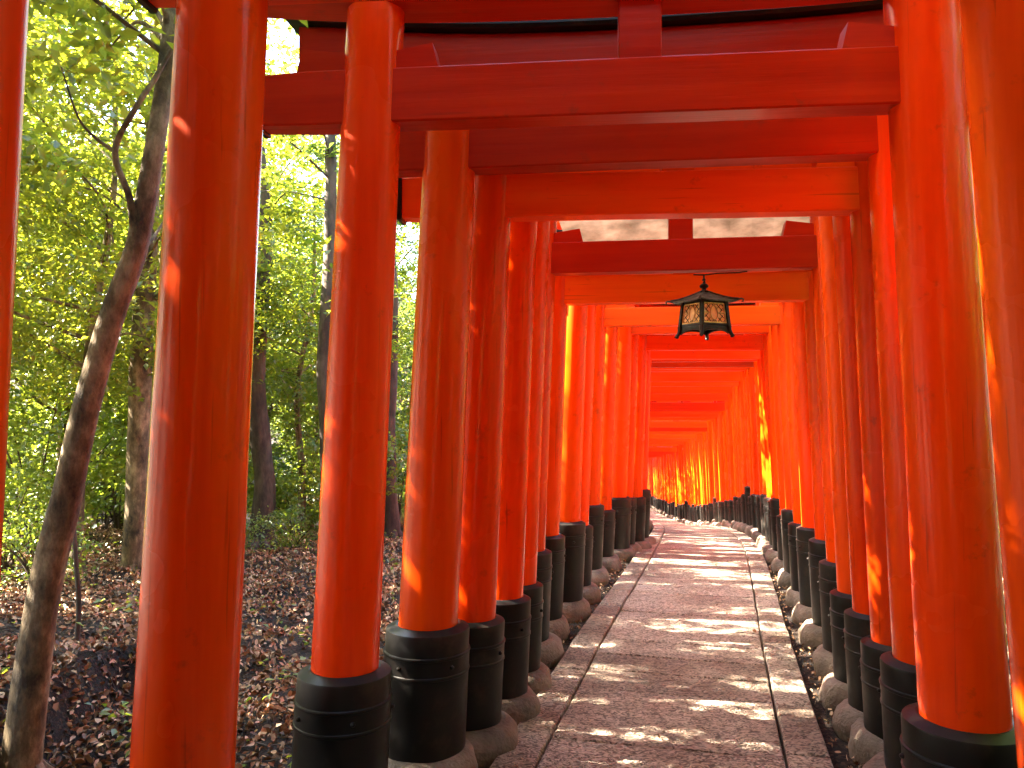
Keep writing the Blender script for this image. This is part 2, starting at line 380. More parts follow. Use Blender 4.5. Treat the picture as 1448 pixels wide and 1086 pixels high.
# ------------------------------------------------------------------ paved path
rng = np.random.default_rng(11); random.seed(5)
PATH_OFF = 0.02
def frame_at(d):
    a = np.array([float(cx(d - .3)), d - .3, float(gz(d - .3))]); b = np.array([float(cx(d + .3)), d + .3, float(gz(d + .3))])
    t = (b - a)[:2]; t = t / np.linalg.norm(t); r = np.array([t[1], -t[0]])
    return np.array([float(cx(d)), d]), r
def pth(d, u, dz):
    c, r = frame_at(d); p = c + r * (u + PATH_OFF)
    return (p[0], p[1], float(gz(d)) + dz)
def slab(mb, d0, d1, u0, u1, skew, top):
    g = 0.004; ch = 0.008
    nu = max(2, int((u1 - u0) / .12)); nd_ = max(2, int((d1 - d0) / .14))
    j = [random.uniform(-.004, .004) for _ in range(4)]
    t0, t1, t2, t3 = [top + random.uniform(-.004, .004) for _ in range(4)]
    V = []; F = []
    us = [u0 + g] + [u0 + g + ch + (u1 - u0 - 2 * g - 2 * ch) * i / (nu - 1) for i in range(nu)] + [u1 - g]
    ds = [0] + [.5 / 30 + (1 - 1 / 30) * i / (nd_ - 1) for i in range(nd_)] + [1]
    for b, dd in enumerate(ds):
        for a, uu in enumerate(us):
            fu = (uu - u0) / (u1 - u0)
            d = (d0 + g) + (d1 - d0 - 2 * g) * dd + skew * fu
            e = (a in (0, len(us) - 1)) or (b in (0, len(ds) - 1))
            z = (t0 * (1 - fu) + t1 * fu) * (1 - dd) + (t2 * (1 - fu) + t3 * fu) * dd
            z += 0.004 * noise.noise(Vector((uu * 5, d * 5, top * 90)))
            wob = 0.006 * noise.noise(Vector((uu * 9, d * 9, 3))) if e else 0
            V.append(pth(d + wob, uu + wob, z - (ch if e else 0)))
    m = len(us)
    for b in range(len(ds) - 1):
        for a in range(m - 1): F.append((b * m + a, b * m + a + 1, (b + 1) * m + a + 1, (b + 1) * m + a))
    # skirt
    rim = [a for a in range(m)] + [(b + 1) * m - 1 for b in range(1, len(ds))] + [(len(ds) - 1) * m + a for a in range(m - 2, -1, -1)] + [b * m for b in range(len(ds) - 2, 0, -1)]
    base = len(V)
    for i in rim: V.append((V[i][0], V[i][1], V[i][2] - .06))
    k = len(rim)
    for i in range(k): F.append((rim[i], base + i, base + (i + 1) % k, rim[(i + 1) % k]))
    mb.add(V, F)
pm = MB(); d = -3.0
while d < 46:
    L = random.uniform(.30, .42); slab(pm, d, d + L, -.498, .498, random.uniform(-.012, .012), .030); d += L
for s0, s1 in ((-.685, -.502), (.502, .685)):
    d = -3.0 + random.random() * .4
    while d < 46:
        L = random.uniform(.45, .8); slab(pm, d, d + L, s0, s1, random.uniform(-.006, .006), .034); d += L
tag(pm.build("path", M_PATH, None, 40), "paved stone path curving away between the gates", "path", kind="structure")

# ------------------------------------------------------------------ torii gates
BAT = 0.044
def beam(mb, x0, x1, y, z0, z1, yd, curve=0.0, half=1.0, n=14, ch=0.006, seed=0.0, flare=0.0):
    rings = []
    for i in range(n + 1):
        x = x0 + (x1 - x0) * i / n; up = curve * abs(x / half) ** 2.6
        e = ch if i in (0, n) else 0
        w = yd / 2 * (1 + flare * abs(x / half) ** 3) - e + .002 * noise.noise(Vector((x * 2, seed, 0)))
        a, b, c, dd = y - w, y + w, z0 + up + e, z1 + up * 1.15 - e
        c += .002 * noise.noise(Vector((x * 2, seed, 5)))
        rings.append([(x, a + ch, c), (x, b - ch, c), (x, b, c + ch), (x, b, dd - ch), (x, b - ch, dd), (x, a + ch, dd), (x, a, dd - ch), (x, a, c + ch)])
    mb.loft(rings)
SEG = 36
def make_gate(pl, pr, dl, dr, nuki, sl_h, sr_h, zl=None, zr=None, th=.185, gap=.2, sleeve_k=1.38, batl=BAT, batr=BAT, beam_mat=None, lintel_mat=None, pil_mat=None, seed=0, name="torii_gate", cd=.30, lint=.165, nuki_out=.30, ld=.21, caph=1):
    """pl, pr: (x, y) of the two pillar feet; dl, dr: shaft diameters; nuki: height of the crossbeam's underside; s*_h: sleeve tops (all absolute)."""
    rnd = random.Random(seed)
    zl = float(gz(pl[1])) if zl is None else zl; zr = float(gz(pr[1])) if zr is None else zr
    mid = Vector(((pl[0] + pr[0]) / 2, (pl[1] + pr[1]) / 2, min(zl, zr)))
    dx, dy = pr[0] - pl[0], pr[1] - pl[1]; w = math.hypot(dx, dy) / 2
    root = empty(name, mid, math.atan2(dy, dx))
    z0 = mid.z
    bm_ = beam_mat or M_BEAM; lm = lintel_mat or bm_
    nk = nuki - z0; nt_ = nk + th; sh0 = nt_ + gap
    for side, zz, dia, sh, bt in ((-1, zl, dl, sl_h, batl), (1, zr, dr, sr_h, batr)):
        xb = side * w; zb = zz - z0; r = dia / 2; st = sh - z0
        H = sh0 + .02 - zb
        p = MB(); ph = rnd.uniform(0, 6)
        wob = lambda a, ph=ph: .012 * math.sin(2 * a + ph) + .006 * math.sin(5 * a + ph * 2)
        prof = [(r * (1 - .16 * (k / 14)), .06 + (H - .06) * k / 14) for k in range(15)]
        p.lathe(prof, xb, 0, zb, SEG, -side * bt, wob)
        po = p.build("pillar", pil_mat or M_PIL, root, 50)
        s = MB(); R = r * sleeve_k; sh_l = st - zb; ax = xb
        pr_ = [(R * .985, .05), (R, .07), (R, sh_l - .172), (R * 1.018, sh_l - .169), (R * 1.024, sh_l - .164), (R * 1.018, sh_l - .159), (R * 1.004, sh_l - .157), (R * 1.004, sh_l - .096),
               (R * 1.018, sh_l - .094), (R * 1.024, sh_l - .089), (R * 1.018, sh_l - .084), (R * .985, sh_l - .081), (R * .98, sh_l - .007), (R * .965, sh_l), (r * 1.03, sh_l + .016), (r * .9, sh_l + .012)]
        s.lathe(pr_, ax, 0, zb, SEG, -side * bt)
        a0 = rnd.uniform(0, 1.2)
        for k in range(5):                                    # domed rivets round the band
            a = a0 + k * 2 * math.pi / 5; zc = zb + sh_l - .125
            cxr = ax - side * bt * (sh_l - .125) + R * 1.0 * math.cos(a); cyr = R * 1.0 * math.sin(a)
            rings = []
            for (q, o_) in ((.009, 0), (.0085, .006), (.005, .011), (.001, .0125)):
                rings.append([(cxr + (o_) * math.cos(a) - q * math.cos(t) * math.sin(a), cyr + o_ * math.sin(a) + q * math.cos(t) * math.cos(a), zc + q * math.sin(t)) for t in [2 * math.pi * j / 8 for j in range(8)]])
            s.loft(rings, False)
        s.build("sleeve", M_BLACK, po, 24)
        b = MB(); RB = R + .075; ph2 = rnd.uniform(0, 6); q = rnd.uniform(.9, 1.08)
        wb = lambda a, ph2=ph2: .045 * math.sin(2 * a + ph2) + .03 * math.sin(3 * a + 2 * ph2) + .012 * math.sin(7 * a + ph2)
        b.lathe([(RB * .86 * q, -.08), (RB * .97 * q, -.02), (RB * q, .02), (RB * .99 * q, .055), (RB * .94 * q, .09), (RB * .85 * q, .115), (R * 1.05, .125), (R * .8, .127)], ax, 0, zb, 30, 0, wb)
        b.V = [tuple(Vector((vx, vy, vz)) + (Vector((vx - ax, vy, .03)).normalized() * (.016 * noise.noise(Vector((vx * 9 + seed, vy * 9, vz * 9 + side))) + .007 * noise.noise(Vector((vx * 26, vy * 26 + seed, vz * 26)))))) for vx, vy, vz in b.V]
        b.build("base_stone", M_STONE, po, 70)
        # wedges driven in above the crossbeam on both faces of the pillar
        xc = xb - side * bt * (nt_ - zb); rr = r * .88
        for o_ in (-1, 1):
            a = xc + o_ * (rr - .015); e = xc + o_ * (rr + rnd.uniform(.12, .17)); h = rnd.uniform(.055, .07); h2 = h + .022; yw = .045
            wd = MB()
            wd.add([(a, -yw, nt_ + .002), (a, yw, nt_ + .002), (a, yw, nt_ + h), (a, -yw, nt_ + h), (e + o_ * .012, -yw, nt_ + .002), (e + o_ * .012, yw, nt_ + .002), (e - o_ * .008, yw, nt_ + h2), (e - o_ * .008, -yw, nt_ + h2)],
                   [(0, 1, 2, 3), (5, 4, 7, 6), (1, 5, 6, 2), (4, 0, 3, 7), (3, 2, 6, 7), (4, 5, 1, 0)] if o_ > 0 else [(3, 2, 1, 0), (6, 7, 4, 5), (2, 6, 5, 1), (7, 3, 0, 4), (7, 6, 2, 3), (0, 1, 5, 4)])
            wd.build("wedge", bm_, root, None)
    ext = w + nuki_out - BAT * nk + .1
    n = MB(); beam(n, -ext, ext, 0, nk, nt_, .115, seed=seed)
    no = n.build("crossbeam", bm_, root)
    for s_ in (-1, 1):
        c = MB(); a, e = sorted((s_ * (ext - .012), s_ * (ext + .014))); c.box(a, e, -.062, .062, nk - .005, nt_ + .005, .004); c.build("end_cap", M_BLACK, no)
    g = MB(); g.box(-.072, .072, -.05, .05, nt_ - .004, sh0 + .004, .004); g.build("strut", bm_, root)
    lh = w + .50
    k = MB(); beam(k, -lh, lh, 0, sh0, sh0 + lint, ld, .085, lh, 20, .008, seed + 3., .06); k.build("lintel", lm, root)
    k = MB(); beam(k, -lh - .06, lh + .06, 0, sh0 + lint + .002, sh0 + lint + .065 * caph, cd, .095, lh, 20, .012, seed + 6., .06)
    beam(k, -lh - .05, lh + .05, 0, sh0 + lint + .065 * caph - .002, sh0 + lint + .097 * caph, cd * .6, .095, lh, 20, .012, seed + 9., .06)
    k.build("cap_beam", M_BLACK, root)
    return root
GROUP = "torii gates lining the path"
#       left (y, x)      right (y, x)    diameters   nuki   sleeve tops   label
NEAR = [
 (1.50, -1.13, 1.30, 1.22, .26, .26, 2.62, .50, .50, "vermilion torii gate closest to us, only a sliver of one pillar showing"),
 (2.20, -.900, 2.00, 1.42, .27, .27, 2.61, .44, .50, "vermilion torii gate whose thick pillar stands nearest the leaning tree"),
 (2.85, -.605, 2.635, 1.474, .238, .275, 2.475, .578, .485, "vermilion torii gate with highest deep red crossbeam and black collars low in front"),
 (3.35, -.370, 3.10, 1.595, .252, .245, 2.46, .597, .527, "vermilion torii gate, its left black sleeve broadest and dappled sunlight on its pillar"),
 (3.65, -.205, 3.50, 1.67, .22, .22, 2.335, .545, .48, "vermilion torii gate with bright orange crossbeam in front of the pale rain panel"),
 (4.03, -.07, 3.80, 1.71, .205, .20, 2.56, .55, .53, "vermilion torii gate directly behind the one with bright orange crossbeam"),
 (4.43, .01, 4.20, 1.80, .20, .20, 2.63, .53, .53, "vermilion torii gate directly in front of the gate that carries the lantern"),
 (5.03, .07, 4.75, 1.965, .22, .215, 2.305, .60, .58, "dark red torii gate whose crossbeam carries the black hanging lantern"),
 (5.59, .19, 5.35, 2.125, .215, .215, 2.19, .605, .61, "orange torii gate right behind the hanging lantern, first beyond it"),
 (6.17, .38, 5.95, 2.25, .215, .21, 2.48, .615, .60, "torii gate under the rear edge of the pale rain panel above the lantern"),
 (6.75, .51, 6.50, 2.375, .20, .21, 2.35, .50, .55, "vermilion torii gate just beyond the rear edge of the pale rain panel"),
 (7.57, .68, 7.35, 2.61, .215, .225, 2.23, .57, .55, "orange torii gate, third crossbeam down behind the lantern's body"),
 (8.30, .89, 8.05, 2.77, .20, .20, 2.30, .43, .40, "torii gate whose crossbeam hides behind the beam level with lantern feet"),
 (8.90, 1.11, 8.65, 2.92, .24, .22, 2.27, .49, .50, "torii gate with a wide black sleeve just before the path bends"),
 (9.22, 1.25, 9.05, 3.00, .19, .20, 2.30, .45, .43, "slim torii gate standing just past the wide black sleeve at the bend"),
 (9.52, 1.40, 9.45, 3.08, .20, .20, 2.14, .42, .42, "torii gate next to last on the left before the bend hides the row"),
 (9.90, 1.51, 9.95, 3.19, .21, .20, 2.06, .47, .40, "torii gate last on the left before the bend hides the row"),
]
gates = []
for i, (yl, xl, yr, xr, a, b, nk, s1, s2, lab) in enumerate(NEAR):
    t = make_gate((xl, yl), (xr, yr), a, b, nk, s1, s2, seed=i * 3 + 1, batr=.066 if i == 1 else BAT,
                  th=.19 if i < 9 else .17, gap=.03 if i == 8 else (.2 if i == 2 else .175 if i == 3 else .2 if i < 8 else .18), lint=.15 if i == 3 else .10 if i == 8 else .165, caph=.6 if i == 8 else 1, nuki_out=.13 if i == 1 else .30, ld=.17 if i == 2 else .2, beam_mat=M_DEEP if i in (2, 3, 7) else M_BRIGHT if i in (4, 8, 11) else None)
    tag(t, lab, "torii gate", GROUP); gates.append(t)
# the packed row beyond the bend: four built gates, the rest copies of them
protos = []
for k, (dl, dr, nk, sh, wk) in enumerate(((.20, .21, 2.46, .58, .93), (.22, .20, 2.36, .54, .95), (.19, .19, 2.56, .62, .92), (.25, .25, 2.50, .72, .97), (.21, .20, 2.66, .56, .94), (.20, .22, 2.41, .60, .94))):
    protos.append(make_gate((-wk, 0), (wk, 0), dl, dr, nk, sh, sh - .02, 0, 0, seed=60 + k * 5, th=.165, gap=.2, ld=.15, cd=.2, beam_mat=(None, M_DEEP, M_BRIGHT, None, M_BRIGHT, None)[k]))
rr = random.Random(8); y = 10.45; k = 0; used = [False] * 6; far = []
while y < 43:
    pi = 3 if k in (5, 19, 33) else rr.choice((0, 1, 2, 4, 5))
    if not used[pi]: o = protos[pi]; used[pi] = True
    else: o = copy_tree(protos[pi])
    xx = float(cx(y)); head = (float(cx(y + .4)) - float(cx(y - .4))) / .8
    o.location = (xx + rr.uniform(-.03, .03), y, float(gz(y)) + rr.uniform(-.04, .04))
    o.rotation_euler = (0, 0, -math.atan(head) * .8 + rr.uniform(-.02, .02))
    s = rr.uniform(.985, 1.015); o.scale = (s, s, s)
    tag(o, "orange torii gate in the packed row beyond the bend", "torii gate", GROUP); far.append(o)
    y += rr.uniform(.41, .51); k += 1
for f_, lab in ((far[0], "first torii gate beyond the bend, its right pillar following the last open left pillar"),
                (far[5], "torii gate with the tallest, thickest black sleeve beyond the bend")): f_["label"] = lab
for i, yb in enumerate((.95, .45, -.05, -.55, -1.05, -1.55, -2.1, -2.6, -3.1, -3.6, -4.1)):   # the row goes on behind the viewer and shades the nearest gates
    t = copy_tree(protos[1]); t.location = (float(cx(yb)) + .1, yb, 0.05); t.rotation_euler = (0, 0, -.1); t.scale = (1.12, 1.0, 1.10)
    tag(t, "torii gate behind the viewpoint at the start of the row", "torii gate", GROUP)

# ------------------------------------------------------------------ hanging lantern
def lantern(loc, rz):
    root = empty("hanging_lantern", loc, rz)
    def sq(h, z): return [(-h, -h, z), (h, -h, z), (h, h, z), (-h, h, z)]
    # hook, finial: z measured down from the hook
    m = MB(); m.tube([(0, 0, .01), (0, 0, -.03), (.008, 0, -.045), (0, 0, -.06)], .006, 8)
    m.lathe([(.011, -.006), (.013, 0), (.011, .006), (.004, .007)], 0, 0, -.028, 12); m.build("hook", M_BRONZE, root)
    m = MB(); m.lathe([(.03, -.012), (.034, -.004), (.030, .003), (.016, .008), (.014, .018), (.028, .026), (.031, .036), (.024, .046), (.010, .054), (.006, .066)], 0, 0, -.105, 20); m.build("finial", M_BRONZE, root)
    # roof with a concave slope and lifted corners
    V = []; F = []; n = 12
    def rp(side, u, t):
        h = .018 + (.152 - .018) * t; z = -.108 - .070 * (1 - (1 - t) ** 1.2) + .012 * (abs(u) ** 4) * t * t; w_ = h * (1 + .05 * t * abs(u) ** 4)
        p = (u * w_, -w_, z)
        c, s = math.cos(side * math.pi / 2), math.sin(side * math.pi / 2)
        return (p[0] * c - p[1] * s, p[0] * s + p[1] * c, p[2])
    for dz in (0, -.009):
        for side in range(4):
            b = len(V)
            for j in range(7):
                for i in range(n + 1): x_ = rp(side, -1 + 2 * i / n, j / 6); V.append((x_[0], x_[1], x_[2] + dz))
            for j in range(6):
                for i in range(n):
                    q = (b + j * (n + 1) + i, b + (j + 1) * (n + 1) + i, b + (j + 1) * (n + 1) + i + 1, b + j * (n + 1) + i + 1)
                    F.append(q if dz == 0 else q[::-1])
    off = len(V) // 2; per = 7 * (n + 1)
    for side in range(4):
        for i in range(n):
            a = side * per + 6 * (n + 1) + i; F.append((a, a + off, a + off + 1, a + 1))
    rf = mesh_obj("roof", V, F, M_VERDI, root); smooth_angle(rf, 40)
    for side in range(4):
        c0 = Vector(rp(side, -1, 1)); d0 = Vector((c0.x, c0.y, 0)).normalized()
        cm = MB(); ridge = [Vector(rp(side, -1, t)) + Vector((0, 0, .003)) for t in (0, .25, .5, .75, 1)]
        cm.tube(ridge, [.006, .006, .006, .006, .007], 8)
        cm.tube([c0, c0 + d0 * .018 + Vector((0, 0, .002)), c0 + d0 * .03 + Vector((0, 0, -.004)), c0 + d0 * .028 + Vector((0, 0, -.016)), c0 + d0 * .018 + Vector((0, 0, -.02))], [.007, .0065, .006, .005, .003], 8)
        cm.build("corner_ridge", M_VERDI, rf)
    # body: tapered square frame, wider below
    ht, hb, zt, zb = .098, .115, -.165, -.365
    hh = lambda z: ht + (hb - ht) * (z - zt) / (zb - zt)
    m = MB()
    for sx in (-1, 1):
        for sy in (-1, 1):
            m.loft([[(sx * hh(z) + a, sy * hh(z) + b, z) for a, b in ((-.011, -.011), (.011, -.011), (.011, .011), (-.011, .011))] for z in (zt, zb)])
    m.loft([sq(hh(-.165), -.165), sq(hh(-.193), -.193)]); m.loft([sq(hh(-.326), -.326), sq(hh(-.338) + .002, -.338), sq(hh(-.340) - .004, -.340), sq(hh(-.358), -.358)])
    fr = m.build("body_frame", M_BRONZE, root, 30)
    for k in range(4):
        c, s = math.cos(k * math.pi / 2), math.sin(k * math.pi / 2)
        def P(u, v, o=0):      # on one face: u across (-1..1), v down the window (0..1)
            z = -.196 - v * .128; h = hh(z); x_ = u * (h - .018); y_ = -(h - .004) - o
            return Vector((x_ * c - y_ * s, x_ * s + y_ * c, z))
        pn = mesh_obj("panel", [P(-1, 0, -.004), P(1, 0, -.004), P(1, 1, -.004), P(-1, 1, -.004)], [(3, 2, 1, 0)], M_PAPER, root)
        br = MB(); bk = MB()
        for pts in ([P(-1, 0), P(1, 0)], [P(1, 0), P(1, 1)], [P(1, 1), P(-1, 1)], [P(-1, 1), P(-1, 0)]): br.tube(pts, .0062, 6)
        ring = [P(.34 * math.cos(t), .5 + .36 * math.sin(t)) for t in [2 * math.pi * i / 20 for i in range(21)]]
        br.tube(ring, .0035, 6)
        for pts in ([P(-1, .5), P(-.34, .5)], [P(.34, .5), P(1, .5)], [P(0, 0), P(0, .14)], [P(0, .86), P(0, 1)]): br.tube(pts, .004, 6)
        for i in range(-3, 4):
            for sg in (-1, 1):
                pts = []
                for j in range(9):
                    v = j / 8; u = i * .5 + sg * (v - .5) * 1.5
                    pts.append((u, v))
                seg = []
                for u, v in pts:
                    inside = abs(u) < .97 and (u / .34) ** 2 + ((v - .5) / .36) ** 2 > 1
                    if inside: seg.append(P(u, v, -.001))
                    else:
                        if len(seg) > 1: bk.tube(seg, .0022, 5)
                        seg = []
                if len(seg) > 1: bk.tube(seg, .0022, 5)
        br.build("brass_frame", M_BRASS, pn); bk.build("lattice", M_BRONZE, pn)
        ap = MB()     # scalloped apron under the body
        top = [P(u, 1.22, .004) for u in np.linspace(-1.15, 1.15, 15)]
        bot = [p + Vector((0, 0, -.018 - .028 * abs(u) ** 3)) for p, u in zip(top, np.linspace(-1.0, 1.0, 15))]
        bk2 = [p * 1.0 for p in top]; inn = Vector((-s * 0, 0, 0))
        nrm = Vector((s * 1.0, -c * 1.0, 0)) * -.008
        ap.loft([[a, b, b + nrm, a + nrm] for a, b in zip(top, bot)]); ap.build("apron", M_BRONZE, root)
        a = math.pi / 4 + k * math.pi / 2; dv = Vector((math.cos(a), math.sin(a), 0)); q = dv * hb * 1.40
        lg = MB(); lg.tube([q + Vector((0, 0, -.345)), q + Vector((0, 0, -.375)) + dv * .004, q + Vector((0, 0, -.398)) + dv * .015, q + Vector((0, 0, -.412)) + dv * .028, q + Vector((0, 0, -.408)) + dv * .036], [.017, .014, .012, .013, .006], 8)
        lg.lathe([(.001, -.010), (.010, -.008), (.012, 0), (.008, .008), (.001, .01)], q.x + dv.x * .02, q.y + dv.y * .02, -.412, 10)
        lg.build("leg", M_BRONZE, root)
    m = MB(); m.tube([(0, 0, .006), (.06, -.06, .012), (.16, -.16, .01), (.2, -.2, .016)], .0045, 6); m.tube([(0, 0, .006), (-.05, .05, .012)], .0045, 6); m.build("wire", M_BRONZE, root)
    return root
LD = 4.93
lt = lantern(((996.5 - 724) / 1150 * LD, LD, 2.305 - .018), math.radians(26))
lt.scale = (.9, .9, .9)
tag(lt, "black bronze lantern with pagoda roof and brass lattice panels hanging under a crossbeam", "lantern")

# pale translucent rain panel lying over the beams behind the lantern's gate
def m_panel():
    m, n, l, bs = newmat("stained_translucent_panel"); n.remove(bs); out = n["Material Output"]
    v = coords(n, l, (1, 1, 1))
    nz = nd(n, "ShaderNodeTexNoise", i_Scale=5.0, i_Detail=8.0, i_Roughness=0.65); l.new(v, nz.inputs["Vector"])
    r = ramp(n, [(0.30, (0.20, 0.155, 0.125)), (0.55, (0.35, 0.28, 0.24)), (0.75, (0.46, 0.38, 0.33))]); l.new(nz.outputs[0], r.inputs[0])
    d = n.new("ShaderNodeBsdfDiffuse"); t = n.new("ShaderNodeBsdfTranslucent"); x = n.new("ShaderNodeMixShader"); x.inputs[0].default_value = 0.42
    l.new(r.outputs[0], d.inputs[0]); l.new(r.outputs[0], t.inputs[0]); l.new(d.outputs[0], x.inputs[1]); l.new(t.outputs[0], x.inputs[2]); l.new(x.outputs[0], out.inputs[0])
    return m
fl, fr, rl, rr_ = (.20, 5.15, 2.985), (1.92, 4.92, 2.985), (.42, 6.06, 2.69), (2.19, 5.86, 2.69)
pv = []; nU, nV = 12, 8
for dz in (0, -.008):
    for j in range(nV + 1):
        for i in range(nU + 1):
            a = Vector(fl).lerp(Vector(fr), i / nU); b = Vector(rl).lerp(Vector(rr_), i / nU); q = a.lerp(b, j / nV)
            pv.append((q.x, q.y, q.z + dz + .006 * math.sin(3 * i + j)))
pf = []; n1 = (nU + 1) * (nV + 1)
for j in range(nV):
    for i in range(nU):
        a = j * (nU + 1) + i; q = (a, a + 1, a + nU + 2, a + nU + 1); pf.append(q); pf.append(tuple(k + n1 for k in q[::-1]))
rim = list(range(nU + 1)) + [j * (nU + 1) + nU for j in range(1, nV + 1)] + [nV * (nU + 1) + i for i in range(nU - 1, -1, -1)] + [j * (nU + 1) for j in range(nV - 1, 0, -1)]
for k in range(len(rim)): a, b = rim[k], rim[(k + 1) % len(rim)]; pf.append((b, a, a + n1, b + n1))
tag(mesh_obj("rain_panel", pv, pf, m_panel()), "pale stained rain panel lying over the beams just above the lantern", "roof panel")

# ------------------------------------------------------------------ leaves
def leaf_mesh(name, P, N, size, mat, rng, aspect=.55, fold=.25, oval=False):
    """P (n,3) leaf positions, N (n,3) leaf normals: folded pointed leaves, one mesh"""
    n = len(P)
    N = N / np.linalg.norm(N, axis=1, keepdims=True)
    a = rng.normal(size=(n, 3)); a -= (a * N).sum(1, keepdims=True) * N; a /= np.linalg.norm(a, axis=1, keepdims=True)
    b = np.cross(N, a); s = (size * rng.uniform(.65, 1.35, n))[:, None]
    f = rng.uniform(.3, 1.5, n)[:, None] * fold
    v0 = P - a * s * .5; v2 = P + a * s * .5 - N * s * .12
    v1 = P + b * s * aspect * .5 + N * s * f * .5 - a * s * .06; v3 = P - b * s * aspect * .5 + N * s * f * .5 - a * s * .06
    if oval:
        cv = rng.uniform(-.25, .35, n)[:, None]
        pts = [v0]
        for q, wd, sd in ((-.2, .48, 1), (.18, .42, 1)): pts.append(P + a * s * q + b * s * aspect * wd + N * s * f * .4)
        pts.append(P + a * s * .5 + N * s * cv * .5)
        for q, wd, sd in ((.18, .42, 1), (-.2, .48, 1)): pts.append(P + a * s * q - b * s * aspect * wd + N * s * f * .4 * rng.uniform(-.6, 1.2, n)[:, None])
        V = np.stack(pts, 1).reshape(-1, 3); i = np.arange(n)[:, None] * 6
        T = np.concatenate([i + np.array([[0, 2, 1]]), i + np.array([[0, 3, 2]]), i + np.array([[0, 4, 3]]), i + np.array([[0, 5, 4]])], 1).reshape(-1, 3)
    else:
      V = np.stack([v0, v1, v2, v3], 1).reshape(-1, 3)
      i = np.arange(n)[:, None] * 4
      T = np.concatenate([i + np.array([[0, 2, 1]]), i + np.array([[0, 3, 2]])], 1).reshape(-1, 3)
    me = bpy.data.meshes.new(name)
    me.vertices.add(len(V)); me.vertices.foreach_set("co", V.reshape(-1).astype(np.float32))
    me.loops.add(T.size); me.loops.foreach_set("vertex_index", T.reshape(-1).astype(np.int32))
    me.polygons.add(len(T)); me.polygons.foreach_set("loop_start", (np.arange(len(T)) * 3).astype(np.int32))
    me.update(calc_edges=True); me.materials.append(mat)
    return me
def sprays(rng, centers, rad, flat, per, tilt=.45):
    """clumps of leaves: each centre carries a flattish tilted spray"""
    P = []; N = []
    for c in centers:
        k = int(per * rng.uniform(.6, 1.4)); r = rad * rng.uniform(.65, 1.35)
        a = rng.uniform(0, 2 * np.pi, k); q = np.sqrt(rng.uniform(0, 1, k)) * r
        dn = np.array([rng.normal(0, .3), rng.normal(0, .3), 1.0]); dn /= np.linalg.norm(dn)
        u = np.cross(dn, [1, 0, 0]); u /= np.linalg.norm(u); w = np.cross(dn, u)
        p = c + np.outer(q * np.cos(a), u) + np.outer(q * np.sin(a), w) + np.outer(rng.normal(0, flat, k) - .35 * q * q / r, dn)
        P.append(p); nn = dn + rng.normal(0, tilt, (k, 3)); N.append(nn)
    return np.concatenate(P), np.concatenate(N)
def ellip(rng, n, c, r, hollow=.45):
    d = rng.normal(size=(n, 3)); d /= np.linalg.norm(d, axis=1, keepdims=True)
    q = (hollow + (1 - hollow) * rng.uniform(0, 1, n) ** .6)[:, None]
    return np.array(c) + d * q * np.array(r)
TREE_SRC = []
def build_tree(name, seed, height, crown_c, crown_r, ncl, rad, per, leaf, mat, bark, r0, lean=(0, 0), flat=.05, limbs=14):
    rng = np.random.default_rng(seed); root = empty(name, (0, 0, 0))
    top = Vector((lean[0], lean[1], height))
    base = [(0, 0, -.15), (.03 * rng.normal(), .03 * rng.normal(), height * .18), (lean[0] * .25 + .1 * rng.normal(), lean[1] * .25 + .1 * rng.normal(), height * .42), (lean[0] * .6 + .15 * rng.normal(), lean[1] * .6 + .15 * rng.normal(), height * .7), top]
    tr = spline(base, 5); m = MB(); nn = len(tr)
    rads = [r0 * (1.45 if i == 0 else 1.15 if i == 1 else 1.0) * (1 - .78 * i / (nn - 1)) for i in range(nn)]
    m.tube(tr, rads, 9, .25, seed)
    cen = ellip(rng, ncl, crown_c, crown_r)
    cen = cen[cen[:, 2] > .5]
    for c in cen[rng.permutation(len(cen))[:limbs]]:
        c = Vector(c); i = min(range(nn), key=lambda q: abs(tr[q].z - max(height * .2, c.z - .45 * (Vector((c.x, c.y, 0)) - Vector((tr[q].x, tr[q].y, 0))).length))); i = min(i, nn - 2)
        s = tr[i]; md = (s + c) / 2 + Vector((.12 * rng.normal(), .12 * rng.normal(), .1 + .1 * rng.normal()))
        m.tube(spline([s, md, c], 4), list(np.linspace(max(.012, rads[i] * .5), .006, 9)), 6, .2, seed)
    m.build("trunk", bark, root, 60)
    P, N = sprays(rng, cen, rad, flat, per)
    me = leaf_mesh("crown", P, N, leaf, mat, rng); o = bpy.data.objects.new("crown", me); C.objects.link(o); o.parent = root
    return root
def place(src, used, x, y, rz, s, label, group, cat="tree", sink=0.0):
    o = src if src.name not in used else copy_tree(src); used.add(src.name)
    o.location = (x, y, gnd(x, y) - sink); o.rotation_euler = (0, 0, rz); o.scale = (s, s, s * 1.0)
    tag(o, label, cat, group); return o
T_A = build_tree("maple_tree", 1, 6.2, (0, 0, 4.3), (2.0, 2.0, 2.3), 120, .42, 95, .085, M_LEAF, M_BARK, .085, (.3, .2))
T_B = build_tree("maple_tree", 2, 7.5, (0.2, 0, 4.9), (2.3, 2.3, 3.0), 150, .45, 90, .09, M_LEAF, M_BARK, .10, (-.3, .3))
T_C = build_tree("evergreen_oak", 3, 9.0, (0, 0, 6.2), (2.4, 2.4, 3.6), 170, .5, 95, .10, M_LEAFD, M_BARKD, .15, (.2, -.2), .12)
T_D = build_tree("evergreen_oak", 4, 11.0, (0, 0, 7.4), (2.8, 2.8, 4.2), 190, .55, 95, .11, M_LEAFD, M_BARKD, .18, (-.3, 0), .14)
used = set(); rt = random.Random(21)
LG = "trees in the wood left of the gates"; RG = "trees in the wood right of the gates"
